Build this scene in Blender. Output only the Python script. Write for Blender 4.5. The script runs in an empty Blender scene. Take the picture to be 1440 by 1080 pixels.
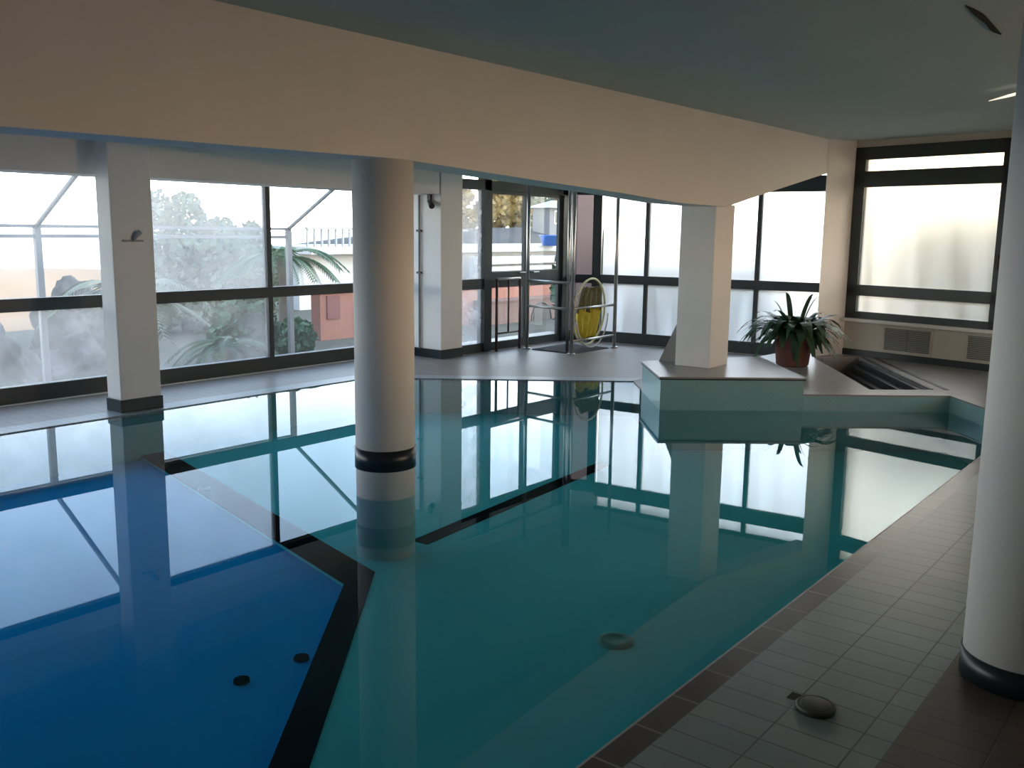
import bpy, bmesh, math, random
from mathutils import Vector, Matrix
random.seed(7)
sc = bpy.context.scene
COL = sc.collection
PI = math.pi

# ------------------------------------------------------------------ helpers
def setp(o, **k):
    for a, b in k.items():
        if b is not None: o[a] = b
    return o
def link(name, me, m=None, parent=None, smooth=False):
    o = bpy.data.objects.new(name, me); COL.objects.link(o)
    if m is not None: me.materials.append(m)
    if smooth:
        for p in me.polygons: p.use_smooth = True
    if parent is not None: o.parent = parent
    return o
def obj(name, bm, m=None, parent=None, smooth=False):
    bmesh.ops.recalc_face_normals(bm, faces=bm.faces[:])
    me = bpy.data.meshes.new(name); bm.to_mesh(me); bm.free()
    return link(name, me, m, parent, smooth)
def struct(name, bm, m=None, parent=None, smooth=False):
    o = obj(name, bm, m, parent, smooth)
    if parent is None: o['kind'] = 'structure'
    return o
def empty(name, loc=(0, 0, 0), rz=0.0):
    o = bpy.data.objects.new(name, None); COL.objects.link(o)
    o.location = loc; o.rotation_euler = (0, 0, rz); o.empty_display_size = .1
    return o
def thing(name, label, cat, loc=(0, 0, 0), rz=0.0, group=None):
    o = empty(name, loc, rz); o['label'] = label; o['category'] = cat
    if group: o['group'] = group
    return o
def tag(o, label, cat, group=None):
    o['label'] = label; o['category'] = cat
    if group: o['group'] = group
    return o
def BM(): return bmesh.new()
def box(bm, x0, x1, y0, y1, z0, z1, bev=0.0):
    r = bmesh.ops.create_cube(bm, size=1.0)
    vs = r['verts']
    for v in vs:
        v.co = Vector(((x0 + x1) / 2 + v.co.x * (x1 - x0), (y0 + y1) / 2 + v.co.y * (y1 - y0), (z0 + z1) / 2 + v.co.z * (z1 - z0)))
    if bev > 0:
        es = list({e for v in vs for e in v.link_edges})
        bmesh.ops.bevel(bm, geom=es, offset=bev, segments=2, affect='EDGES', profile=.7)
    return bm
def obox(bm, O, d, s0, s1, t0, t1, z0, z1):
    """box along plan direction d from origin O: s along d, t along its left normal"""
    n = (-d[1], d[0]); vs = []
    for z in (z0, z1):
        for s, t in ((s0, t0), (s1, t0), (s1, t1), (s0, t1)):
            vs.append(bm.verts.new((O[0] + d[0] * s + n[0] * t, O[1] + d[1] * s + n[1] * t, z)))
    for f in ((3, 2, 1, 0), (4, 5, 6, 7), (0, 1, 5, 4), (1, 2, 6, 5), (2, 3, 7, 6), (3, 0, 4, 7)):
        bm.faces.new([vs[i] for i in f])
    return bm
def prism(bm, pts, z0, z1):
    lo = [bm.verts.new((x, y, z0)) for x, y in pts]; hi = [bm.verts.new((x, y, z1)) for x, y in pts]
    n = len(pts)
    bm.faces.new(lo[::-1]); bm.faces.new(hi)
    for i in range(n): bm.faces.new((lo[i], lo[(i + 1) % n], hi[(i + 1) % n], hi[i]))
    return bm
def lathe(bm, prof, seg=48, c=(0, 0)):
    rings = []
    for r, z in prof:
        if r < 1e-6: rings.append([bm.verts.new((c[0], c[1], z))])
        else: rings.append([bm.verts.new((c[0] + r * math.cos(2 * PI * k / seg), c[1] + r * math.sin(2 * PI * k / seg), z)) for k in range(seg)])
    for a, b in zip(rings, rings[1:]):
        for k in range(seg):
            q = (k + 1) % seg
            if len(a) == 1 and len(b) == 1: continue
            if len(a) == 1: bm.faces.new((a[0], b[q], b[k]))
            elif len(b) == 1: bm.faces.new((a[k], a[q], b[0]))
            else: bm.faces.new((a[k], a[q], b[q], b[k]))
    return bm
def tube(bm, pts, r, seg=10, closed=False):
    pts = [Vector(p) for p in pts]; rings = []; n = len(pts)
    ref = None
    for i, p in enumerate(pts):
        if closed: t = pts[(i + 1) % n] - pts[i - 1]
        else: t = pts[min(i + 1, n - 1)] - pts[max(i - 1, 0)]
        t.normalize()
        if ref is None: ref = Vector((0, 0, 1)) if abs(t.z) < .9 else Vector((1, 0, 0))
        u = (ref - t * ref.dot(t)); u.normalize(); w = t.cross(u); ref = u
        rr = r[i] if isinstance(r, (list, tuple)) else r
        rings.append([bm.verts.new(p + (u * math.cos(2 * PI * k / seg) + w * math.sin(2 * PI * k / seg)) * rr) for k in range(seg)])
    prs = list(zip(rings, rings[1:])) + ([(rings[-1], rings[0])] if closed else [])
    for a, b in prs:
        for k in range(seg): bm.faces.new((a[k], a[(k + 1) % seg], b[(k + 1) % seg], b[k]))
    if not closed:
        bm.faces.new(rings[0][::-1]); bm.faces.new(rings[-1])
    return bm

# ------------------------------------------------------------------ materials
def newmat(name):
    m = bpy.data.materials.new(name); m.use_nodes = True
    nt = m.node_tree; nt.nodes.clear()
    out = nt.nodes.new('ShaderNodeOutputMaterial')
    return m, nt, out
def N(nt, t, **k):
    n = nt.nodes.new(t)
    for a, b in k.items():
        if a in n.inputs: n.inputs[a].default_value = b
        else: setattr(n, a, b)
    return n
def mat(name, c, rough=.6, metal=0.0, var=.12, scale=6.0, bump=0.0, spec=.4):
    m, nt, out = newmat(name); L = nt.links
    b = N(nt, 'ShaderNodeBsdfPrincipled'); b.inputs['Roughness'].default_value = rough; b.inputs['Metallic'].default_value = metal
    b.inputs['Specular IOR Level'].default_value = spec
    tc = N(nt, 'ShaderNodeTexCoord'); nz = N(nt, 'ShaderNodeTexNoise'); nz.inputs['Scale'].default_value = scale; nz.inputs['Detail'].default_value = 5
    L.new(tc.outputs['Object'], nz.inputs['Vector'])
    mx = N(nt, 'ShaderNodeMix', data_type='RGBA')
    mx.inputs['A'].default_value = (*[v * (1 - var) for v in c], 1); mx.inputs['B'].default_value = (*[min(1, v * (1 + var)) for v in c], 1)
    L.new(nz.outputs['Fac'], mx.inputs['Factor']); L.new(mx.outputs['Result'], b.inputs['Base Color'])
    if bump:
        bp = N(nt, 'ShaderNodeBump'); bp.inputs['Strength'].default_value = bump; bp.inputs['Distance'].default_value = .01
        n2 = N(nt, 'ShaderNodeTexNoise'); n2.inputs['Scale'].default_value = scale * 12; L.new(tc.outputs['Object'], n2.inputs['Vector'])
        L.new(n2.outputs['Fac'], bp.inputs['Height']); L.new(bp.outputs['Normal'], b.inputs['Normal'])
    L.new(b.outputs['BSDF'], out.inputs['Surface'])
    return m
def tile(name, c1, c2, grout, w, h, mortar=.004, off=0.0, rough=.35, loc=(0, 0, 0), rot=(0, 0, 0), bump=.4, spec=.5, nvar=.15):
    """tile grid in object space, brick texture"""
    m, nt, out = newmat(name); L = nt.links
    b = N(nt, 'ShaderNodeBsdfPrincipled'); b.inputs['Roughness'].default_value = rough; b.inputs['Specular IOR Level'].default_value = spec
    tc = N(nt, 'ShaderNodeTexCoord'); mp = N(nt, 'ShaderNodeMapping'); mp.inputs['Location'].default_value = loc; mp.inputs['Rotation'].default_value = rot
    L.new(tc.outputs['Object'], mp.inputs['Vector'])
    br = N(nt, 'ShaderNodeTexBrick'); br.offset = off; br.squash = 1.0
    br.inputs['Scale'].default_value = 1.0; br.inputs['Brick Width'].default_value = w; br.inputs['Row Height'].default_value = h
    br.inputs['Mortar Size'].default_value = mortar; br.inputs['Mortar Smooth'].default_value = .2; br.inputs['Bias'].default_value = 0
    br.inputs['Color1'].default_value = (*c1, 1); br.inputs['Color2'].default_value = (*c2, 1); br.inputs['Mortar'].default_value = (*grout, 1)
    L.new(mp.outputs['Vector'], br.inputs['Vector'])
    nz = N(nt, 'ShaderNodeTexNoise'); nz.inputs['Scale'].default_value = 2.2; nz.inputs['Detail'].default_value = 6; L.new(tc.outputs['Object'], nz.inputs['Vector'])
    mr = N(nt, 'ShaderNodeMapRange'); mr.inputs['To Min'].default_value = 1 - nvar; mr.inputs['To Max'].default_value = 1 + nvar
    L.new(nz.outputs['Fac'], mr.inputs['Value'])
    vm = N(nt, 'ShaderNodeVectorMath', operation='SCALE'); L.new(br.outputs['Color'], vm.inputs[0]); L.new(mr.outputs['Result'], vm.inputs['Scale'])
    L.new(vm.outputs['Vector'], b.inputs['Base Color'])
    if bump:
        bp = N(nt, 'ShaderNodeBump', invert=True); bp.inputs['Strength'].default_value = bump; bp.inputs['Distance'].default_value = .004
        L.new(br.outputs['Fac'], bp.inputs['Height']); L.new(bp.outputs['Normal'], b.inputs['Normal'])
    L.new(b.outputs['BSDF'], out.inputs['Surface'])
    return m
def clear_glass(name, fog_lo, fog_hi, scale=1.6, tint=(.96, .98, .98)):
    """window glass, misted over by condensation in drifting patches"""
    m, nt, out = newmat(name); L = nt.links
    tr = N(nt, 'ShaderNodeBsdfTransparent'); tr.inputs['Color'].default_value = (*tint, 1)
    gl = N(nt, 'ShaderNodeBsdfGlossy'); gl.inputs['Roughness'].default_value = .02
    fr = N(nt, 'ShaderNodeFresnel'); fr.inputs['IOR'].default_value = 1.25
    ml = N(nt, 'ShaderNodeMath', operation='MULTIPLY'); ml.inputs[1].default_value = .25
    L.new(fr.outputs[0], ml.inputs[0])
    m1 = N(nt, 'ShaderNodeMixShader'); L.new(ml.outputs[0], m1.inputs[0]); L.new(tr.outputs[0], m1.inputs[1]); L.new(gl.outputs[0], m1.inputs[2])
    tl = N(nt, 'ShaderNodeBsdfTranslucent'); tl.inputs['Color'].default_value = (.78, .77, .745, 1)
    tc = N(nt, 'ShaderNodeTexCoord'); nz = N(nt, 'ShaderNodeTexNoise'); nz.inputs['Scale'].default_value = scale; nz.inputs['Detail'].default_value = 4
    L.new(tc.outputs['Object'], nz.inputs['Vector'])
    mr = N(nt, 'ShaderNodeMapRange'); mr.inputs['From Min'].default_value = .35; mr.inputs['From Max'].default_value = .65
    mr.inputs['To Min'].default_value = fog_lo; mr.inputs['To Max'].default_value = fog_hi
    L.new(nz.outputs['Fac'], mr.inputs['Value'])
    m2 = N(nt, 'ShaderNodeMixShader'); L.new(mr.outputs[0], m2.inputs[0]); L.new(m1.outputs[0], m2.inputs[1]); L.new(tl.outputs[0], m2.inputs[2])
    L.new(m2.outputs[0], out.inputs['Surface'])
    return m
def frosted_glass(name, tl_fac=.35, rough=.55, tint=(.97, .98, .98)):
    m, nt, out = newmat(name); L = nt.links
    rf = N(nt, 'ShaderNodeBsdfRefraction'); rf.inputs['Color'].default_value = (*tint, 1); rf.inputs['Roughness'].default_value = rough; rf.inputs['IOR'].default_value = 1.3
    tl = N(nt, 'ShaderNodeBsdfTranslucent'); tl.inputs['Color'].default_value = (.9, .92, .92, 1)
    m1 = N(nt, 'ShaderNodeMixShader')
    tc = N(nt, 'ShaderNodeTexCoord'); mp = N(nt, 'ShaderNodeMapping'); mp.inputs['Scale'].default_value = (5, 5, .5); L.new(tc.outputs['Object'], mp.inputs['Vector'])
    nz = N(nt, 'ShaderNodeTexNoise'); nz.inputs['Scale'].default_value = 1.0; nz.inputs['Detail'].default_value = 3; L.new(mp.outputs[0], nz.inputs['Vector'])
    mr = N(nt, 'ShaderNodeMapRange'); mr.inputs['From Min'].default_value = .3; mr.inputs['From Max'].default_value = .7; mr.inputs['To Min'].default_value = tl_fac * .5; mr.inputs['To Max'].default_value = tl_fac * 1.5
    L.new(nz.outputs['Fac'], mr.inputs['Value']); L.new(mr.outputs[0], m1.inputs[0])
    L.new(rf.outputs[0], m1.inputs[1]); L.new(tl.outputs[0], m1.inputs[2])
    L.new(m1.outputs[0], out.inputs['Surface'])
    return m

PAINT = (.72, .705, .675)
SKY_LO, SKY_HI = 2.6, 6.8
M_wall = mat('white_wall_paint', PAINT, .8, var=.05, scale=3, bump=.05)
M_ceil = mat('grey_ceiling_paint', (.44, .52, .515), .85, var=.06, scale=2, bump=.05)
M_pillar = mat('white_pillar_paint', (.76, .75, .725), .7, var=.04, scale=3, bump=.04)
M_frame = mat('anthracite_frame', (.034, .044, .047), .45, var=.15, scale=8)
M_dark = mat('dark_base_tile', (.012, .022, .026), .35, var=.2, scale=10)
M_ring = mat('navy_ring_tile', (.02, .026, .034), .3, var=.2, scale=20)
M_glass = clear_glass('misted_clear_glass', .04, .14)
M_glassf = clear_glass('heavily_misted_glass', .04, .15)
M_door = clear_glass('clear_door_glass', .0, .012)
M_doorf = clear_glass('streaked_door_glass', .0, .03, 3)
M_doorh = clear_glass('misted_door_glass', .16, .34, 5)
M_mistA = clear_glass('misted_glass_mid', .15, .26)
M_mistL = clear_glass('misted_glass_left', .10, .2, 3)
M_clear = clear_glass('clean_window_glass', .0, .03)
M_clearl = clear_glass('clean_window_glass_low', .005, .03)
M_frost = frosted_glass('frosted_glass', .2, .55, (.9, .92, .93))
M_frostr = frosted_glass('frosted_glass_right', .14, .55, (.92, .875, .80))
M_decks = tile('grey_deck_mosaic', (.215, .19, .165), (.235, .21, .185), (.14, .13, .118), .1, .1, .003, 0, .42)
M_green = tile('pale_green_deck_tile', (.195, .26, .25), (.225, .285, .275), (.075, .095, .09), .24, .12, .0035, 0, .33, loc=(1.265, 0, 0))
M_edge = tile('dark_brown_edge_tile', (.026, .016, .02), (.036, .02, .026), (.16, .15, .15), .3, .2385, .0045, 0, .3, loc=(1.41, .03, 0))
M_brown = tile('brown_floor_tile', (.082, .062, .05), (.1, .074, .06), (.035, .03, .028), .24, .12, .004, 0, .45, loc=(.70, 0, 0))
M_up = tile('upper_deck_stone', (.28, .275, .27), (.31, .305, .295), (.2, .2, .195), .3, .3, .003, 0, .35, rot=(0, 0, math.radians(-40)))
M_slab = mat('pale_stone_slab', (.30, .285, .27), .3, var=.15, scale=9, bump=.03, spec=.6)
M_mosaic = tile('teal_wall_mosaic', (.24, .41, .425), (.26, .435, .445), (.21, .37, .38), .025, .025, .002, 0, .3, rot=(PI / 2, 0, math.radians(-40)), bump=.1)
M_teal = mat('teal_pool_floor', (.12, .58, .62), .7, var=.1, scale=1.2, spec=0)
M_blue = mat('blue_pool_floor', (.008, .37, .80), .7, var=.1, scale=1.2, spec=0)
M_poolw = mat('teal_pool_wall', (.14, .4, .42), .6, var=.1, scale=2, spec=0)
M_black = mat('black_lane_tile', (.004, .006, .008), .8, var=.2, spec=0)
M_chrome = mat('brushed_steel', (.42, .42, .40), .3, .9, var=.1)
M_rust = mat('dull_red_brown_steel', (.14, .085, .075), .45, .3, var=.2)
M_terra = mat('terracotta', (.25, .10, .07), .7, var=.2, scale=9, bump=.1)
M_tpot = mat('old_red_clay', (.125, .05, .042), .7, var=.25, scale=12, bump=.1)
M_soil = mat('potting_soil', (.03, .022, .016), .95, var=.3, scale=30, bump=.4)
M_leaf = mat('dark_green_leaf', (.028, .075, .038), .45, var=.35, scale=7)
M_bush = mat('garden_bush_leaf', (.05, .105, .045), .6, var=.35, scale=4)
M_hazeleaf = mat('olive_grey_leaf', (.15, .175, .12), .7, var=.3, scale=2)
M_goldleaf = mat('golden_backlit_leaf', (.24, .165, .05), .7, var=.4, scale=1.2)  # golden backlight put into the leaf colour
M_bark = mat('grey_brown_bark', (.13, .10, .075), .9, var=.3, scale=9, bump=.3)
M_white = mat('white_painted_metal', (.72, .73, .74), .4, var=.04)
M_galv = mat('dull_white_steel', (.24, .245, .25), .5, var=.05)
M_render = mat('white_exterior_render', (.5, .5, .49), .8, var=.05, scale=2)
M_ground = mat('garden_soil_and_grass', (.05, .05, .036), .95, var=.5, scale=1.5, bump=.2)
M_sand = mat('pale_orange_sand', (.33, .215, .13), .95, var=.15, scale=1)
M_rock = mat('grey_rock', (.06, .058, .055), .9, var=.7, scale=3, bump=.4)
M_sea = mat('pale_sea', (.42, .55, .6), .25, var=.1, scale=.05)
M_hill = mat('grey_hillside', (.045, .044, .042), .95, var=.4, scale=.6, bump=.2)
M_bluep = mat('blue_plastic', (.05, .17, .55), .4, var=.1)
M_roof = mat('pale_roof', (.42, .42, .42), .8, var=.1)
M_wing = mat('dark_window_glass', (.06, .07, .08), .15, var=.1)
M_grille = tile('grey_vent_slats', (.23, .25, .23), (.24, .26, .24), (.09, .10, .09), 4.0, .02, .005, 0, .5, rot=(PI / 2, 0, 0), bump=.6)
M_panel = mat('cream_panel_paint', (.5, .48, .43), .6, var=.05)
M_sill = mat('pale_stone_sill', (.6, .6, .58), .25, var=.05)
M_slate = mat('dark_slate', (.022, .03, .038), .4, var=.4, scale=14, bump=.4)
M_yellow = mat('yellow_net_cloth', (.62, .5, .05), .7, var=.25, scale=20, bump=.2)
M_hoop = mat('pale_yellow_plastic', (.66, .64, .36), .4, var=.1)
M_grate = mat('dark_rubber_grate', (.05, .05, .05), .7, var=.2, scale=30)
M_disc = mat('dark_drain_metal', (.07, .075, .065), .45, .5, var=.25, scale=30)
M_fixture = mat('dark_fixture', (.03, .03, .028), .5, var=.1)
M_wedge = mat('taupe_board', (.3, .275, .255), .7, var=.1)

# water: fresnel mirror over tinted clear water
m, nt, out = newmat('still_pool_water'); L = nt.links
ge = N(nt, 'ShaderNodeNewGeometry'); dt = N(nt, 'ShaderNodeVectorMath', operation='DOT_PRODUCT')
L.new(ge.outputs['Incoming'], dt.inputs[0]); L.new(ge.outputs['Normal'], dt.inputs[1])
ab = N(nt, 'ShaderNodeMath', operation='ABSOLUTE'); L.new(dt.outputs['Value'], ab.inputs[0])
om = N(nt, 'ShaderNodeMath', operation='SUBTRACT'); om.inputs[0].default_value = 1; L.new(ab.outputs[0], om.inputs[1])
pw = N(nt, 'ShaderNodeMath', operation='POWER'); L.new(om.outputs[0], pw.inputs[0]); pw.inputs[1].default_value = 5
fr = N(nt, 'ShaderNodeMath', operation='MULTIPLY_ADD'); L.new(pw.outputs[0], fr.inputs[0]); fr.inputs[1].default_value = .98; fr.inputs[2].default_value = .02
gl = N(nt, 'ShaderNodeBsdfGlossy'); gl.inputs['Roughness'].default_value = .0; gl.inputs['Color'].default_value = (.74, .80, .84, 1)
tr = N(nt, 'ShaderNodeBsdfTransparent'); tr.inputs['Color'].default_value = (.70, .93, .95, 1)
mx = N(nt, 'ShaderNodeMixShader'); L.new(fr.outputs[0], mx.inputs[0]); L.new(tr.outputs[0], mx.inputs[1]); L.new(gl.outputs[0], mx.inputs[2])
L.new(mx.outputs[0], out.inputs['Surface']); M_water = m

# ------------------------------------------------------------------ setting: floors and pool
ca, sa = math.cos(math.radians(40)), math.sin(math.radians(40))
e1 = (ca, sa); e2 = (-sa, ca)
XL, XR = -7.12, -1.36
P0 = (-3.955, 7.06); P1 = (-2.985, 7.874); Q = (-1.973, 8.70); QR = (-1.36, 7.97); PL = (-4.95, 8.245)
FE = (-6.75, 6.83)
pool = [(XL, -4.2), (XR, -4.2), QR, Q, P1, P0, PL, FE, (XL, 6.5)]
DZ = .006
def flat(bm, pts, z): bm.faces.new([bm.verts.new((x, y, z)) for x, y in pts])
B0, B1 = (-7.20, 11.0), (-3.80, 11.34)
R0 = Vector((-3.628, 11.012)); rd = (math.cos(math.radians(12.5)), -math.sin(math.radians(12.5)))
def Rp(s, t=0): return (R0.x + rd[0] * s - rd[1] * t, R0.y + rd[1] * s + rd[0] * t)

Pi0 = (P0[0] + e2[0] * .06, P0[1] + e2[1] * .06)
# left and far deck (solid slab down to below the water line)
bm = BM()
prism(bm, [(-8.5, -4.2), (XL - .02, -4.2), (XL - .02, 6.51), (FE[0] - .01, FE[1] + .02), (PL[0] - .01, PL[1] + .03), Pi0, (-4.0, 8.7), (-4.4, 9.7), (-4.3, 11.6), (-8.5, 11.6)], -1.2, DZ)
struct('floor', bm, M_decks)
# gutter edge in paler tile along left and far pool edge
bm = BM()
prism(bm, [(XL - .22, -4.2), (XL, -4.2), (XL, 6.5), FE, PL, (PL[0] - .02, PL[1] + .24), (FE[0] - .09, FE[1] + .2), (XL - .22, 6.6)], -1.2, DZ + .002)
struct('trim_1', bm, tile('pale_gutter_tile', (.25, .30, .325), (.28, .33, .355), (.18, .21, .225), .06, .06, .004, 0, .35))
# upper deck with channel cut out
TA, TB, TC, TD = (-2.646, 8.592), (-2.219, 8.986), (-3.50, 10.90), (-3.86, 10.44)
ZU = .14
bm = BM()
Pi0 = (P0[0] + e2[0] * .06, P0[1] + e2[1] * .06); Pi1 = (P1[0] + e2[0] * .06, P1[1] + e2[1] * .06)
prism(bm, [Pi0, Pi1, TA, TD, (-4.2, 10.9), (-4.3, 11.5), (-4.4, 9.7), (-4.0, 8.7)], -1.2, ZU)
prism(bm, [Pi1, P1, Q, TB, TA], -1.2, ZU)
prism(bm, [Q, QR, (2.2, 7.97), (2.2, 10.3), (-3.6, 11.6), (-4.3, 11.5), (-4.2, 10.9), TD, TC, TB], -1.2, ZU)
prism(bm, [TA, TB, TC, TD], -1.2, -.32)
struct('floor', bm, M_up)
# coping of the upper deck above the water
bm = BM()
def strip(bm, a, b, w, z0, z1, over=.0):
    d = Vector((b[0] - a[0], b[1] - a[1])); ln = d.length; d /= ln
    obox(bm, a, d, 0, ln, -over, w, z0, z1)
strip(bm, P1, Q, .13, ZU + .001, ZU + .012, .012); strip(bm, Q, QR, .13, ZU + .001, ZU + .012, .012)
struct('trim_2', bm, M_slab)
bm = BM()
strip(bm, P1, Q, .01, -.9, ZU - .006, .006); strip(bm, Q, QR, .01, -.9, ZU - .006, .006)
struct('trim_3', bm, M_mosaic)
# near right deck, three tile fields
bm = BM(); prism(bm, [(XR, -4.2), (-1.265, -4.2), (-1.265, 7.97), (XR, 7.97)], -1.2, DZ + .006); struct('trim_4', bm, M_edge)
bm = BM(); prism(bm, [(-1.265, -4.2), (-.70, -4.2), (-.70, 7.97), (-1.265, 7.97)], -1.2, DZ + .006); struct('floor', bm, M_green)
bm = BM(); prism(bm, [(-.70, -4.2), (2.2, -4.2), (2.2, 7.97), (-.70, 7.97)], -1.2, DZ + .006); struct('floor', bm, M_brown)
# thin pale lip between water and edge tiles
bm = BM(); box(bm, XR - .012, XR, -4.2, 7.9, -.03, DZ + .002); struct('trim_5', bm, mat('pale_lip', (.4, .4, .4), .4))

# pool basin: shallow shelf, deep corner, walls
SH, DP = -.36, -.39
J = (-3.654, 3.173)                      # bend of the black line beside the round column
jd = Vector((-e2[0], -e2[1]))          # line running towards the viewer
jl = Vector((-2.62, .61)).normalized() # line running to the left edge
Jv = Vector(J); K1 = Jv + jd * 7.6; K2 = Jv + jl * 3.75
bm = BM()
prism(bm, [(-7.3, 11), (-7.3, K2.y), tuple(K2), J, tuple(K1), (2, -4.3), (2, 11)], DP - .3, SH)
struct('floor', bm, M_teal)
bm = BM(); prism(bm, [(-7.3, -4.3), (2.0, -4.3), (2.0, 3), (-3.0, 5), (-7.3, 5)], DP - .4, DP); struct('floor', bm, M_blue)
bm = BM()
box(bm, XL - .01, XL + .01, -4.2, 6.5, -1.1, -.03); box(bm, XR - .011, XR + .004, -4.2, 7.97, -1.1, -.03)
strip(bm, FE, (XL, 6.5), .02, -1.1, -.03); strip(bm, PL, FE, .02, -1.1, -.03)
struct('wall_pool', bm, M_poolw)
# black border tiles on the shelf edge and along the shelf to the platform
bm = BM()
wl = .21; wdn = .135; nl = Vector((-jl.y, jl.x)); nd = Vector((-jd.y, jd.x))
# inner corner by intersection of the two offset lines
def isect(p, d, q, e):
    cr = d.x * e.y - d.y * e.x; w = q - p; t = (w.x * e.y - w.y * e.x) / cr
    return p + d * t
offd = nd if nd.x > 0 else -nd
offl = nl if nl.y > 0 else -nl
JI = isect(Jv + offd * wdn, jd, Jv + offl * wl, jl)
z0, z1 = SH - .002, SH + .004
prism(bm, [tuple(Jv - offd * .01), tuple(JI), tuple(K1 + offd * wdn), tuple(K1 - offd * .01)], z0, z1)
prism(bm, [tuple(JI), tuple(Jv - offl * .01), tuple(K2 - offl * .01), tuple(K2 + offl * wl)], z0, z1)
struct('trim_6', bm, M_black)
bm = BM()
a = Vector((-3.82, 3.91)); b = Vector((-4.035, 6.30)); d = (b - a).normalized()
obox(bm, tuple(a), d, 0, (b - a).length, -.06, .06, SH - .001, SH + .005)
struct('trim_7', bm, M_black)
# dark marks on the pool floor
def floor_disc(x, y, z, r, label, cat, name, m, group=None):
    bm = BM(); lathe(bm, [(0, z + .012), (r * .55, z + .012), (r * .6, z + .018), (r * .95, z + .014), (r, z)], 28, (x, y))
    return tag(obj(name, bm, m, smooth=True), label, cat, group)
bm = BM(); prism(bm, pool, -.0005, .0)
bm.free(); bm = BM(); flat(bm, pool, 0.0)
w = obj('pool_water', bm, M_water); w['kind'] = 'structure'
s = 1.53
floor_disc(-2.148, 3.50, SH, .085, 'round grated drain on the teal pool floor', 'drain', 'pool_drain', mat('drain_plastic', (.09, .25, .2), .6, var=.3, scale=40))
floor_disc(-3.176, 2.487, DP, .035, 'small dark fitting on blue pool floor beside the black line, further one', 'fitting', 'floor_inlet', M_black, 'round fittings on the pool floor')
floor_disc(-3.202, 2.187, DP, .035, 'small dark fitting on blue pool floor, nearer the viewer', 'fitting', 'floor_inlet', M_black, 'round fittings on the pool floor')

floor_disc(-5.81, 3.715, SH + .004, .05, 'dark round fitting on the black pool line, right of the pillar reflection', 'fitting', 'floor_inlet', M_fixture, 'round fittings on the pool floor')
# ------------------------------------------------------------------ ceiling, walls, beam
def cz(y): return 2.50 + .0125 * (y - 2.4)
bm = BM()
vs = []
for z in (0, .25):
    for x, y in ((-8.6, -4.4), (2.4, -4.4), (2.4, 12), (-8.6, 12)): vs.append(bm.verts.new((x, y, cz(y) + z)))
for f in ((3, 2, 1, 0), (4, 5, 6, 7), (0, 1, 5, 4), (1, 2, 6, 5), (2, 3, 7, 6), (3, 0, 4, 7)): bm.faces.new([vs[i] for i in f])
struct('ceiling', bm, M_ceil)
def bx(y): return -3.68 - .032 * (y - 3.6)
prof = [(-4.2, 1.86), (1.5, 1.885), (3.66, 1.912), (4.95, 1.862), (5.98, 1.827), (6.9, 1.785), (7.9, 1.777), (8.35, 1.856), (8.82, 1.935), (9.64, 2.07), (10.5, 2.212), (11.2, 2.32)]
bm = BM(); rows = []
for y, z in prof:
    f = bx(y); rows.append([bm.verts.new((f, y, z)), bm.verts.new((f, y, cz(y) + .1)), bm.verts.new((f - .29, y, cz(y) + .1)), bm.verts.new((f - .29, y, z))])
for a, b in zip(rows, rows[1:]):
    for k in range(4): bm.faces.new((a[k], a[(k + 1) % 4], b[(k + 1) % 4], b[k]))
bm.faces.new(rows[0]); bm.faces.new(rows[-1][::-1])
struct('trim_8', bm, M_wall)

# left glazed wall
def frame_bar(bm, O, d, s0, s1, z0, z1, t=.035): obox(bm, O, d, s0, s1, -t, t, z0, z1)
LO, LD = (-8.30, 0.0), (0, 1)
def window(name, O, d, frames, panes, wparts=None):
    """frames: (s0,s1,z0,z1) bars in one frame mesh; panes: (s0,s1,z0,z1,mat)"""
    root = empty(name, (O[0], O[1], 0)); root['kind'] = 'structure'
    o = (0, 0)
    bm = BM()
    for f in frames:
        t = f[4] if len(f) > 4 else .035
        frame_bar(bm, o, d, *f[:4], t=t)
    obj('window_frame', bm, M_frame, root)
    for p in panes:
        bm = BM(); obox(bm, o, d, p[0], p[1], -.004, .004, p[2], p[3]); obj('window_pane', bm, p[4], root)
    return root
ms = [-4.2, -3.2, -1.3, .6, 2.5, 4.45, 6.19, 8.12]
for i, (a, b) in enumerate(zip(ms, ms[1:])):
    fr_ = [(a, b, .01, .155, .05), (a, b, .80, .912, .045), (a, b, 2.0, 2.16, .05)]
    if i: fr_.append((a - .03, a + .03, .155, 2.0))
    window('window_%d' % (i + 1), LO, LD, fr_, [(a + .03, b - .03, .15, .805, M_clearl if a > 6 else M_glassf if a > 4.4 else M_mistL), (a + .03, b - .03, .905, 2.005, M_clear if a > 6 else M_mistA if a > 4.4 else M_glass)])
bm = BM()
box(bm, -8.45, -8.2, -4.3, 8.5, 2.15, 2.75)
box(bm, -8.45, -8.2, -4.3, 8.5, -.5, .012)
struct('wall_left', bm, M_wall)
bm = BM(); box(bm, -7.98, -7.565, -4.2, 8.10, 1.955, 2.7); struct('trim_9', bm, M_wall)     # lintel in front of the left windows
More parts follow.
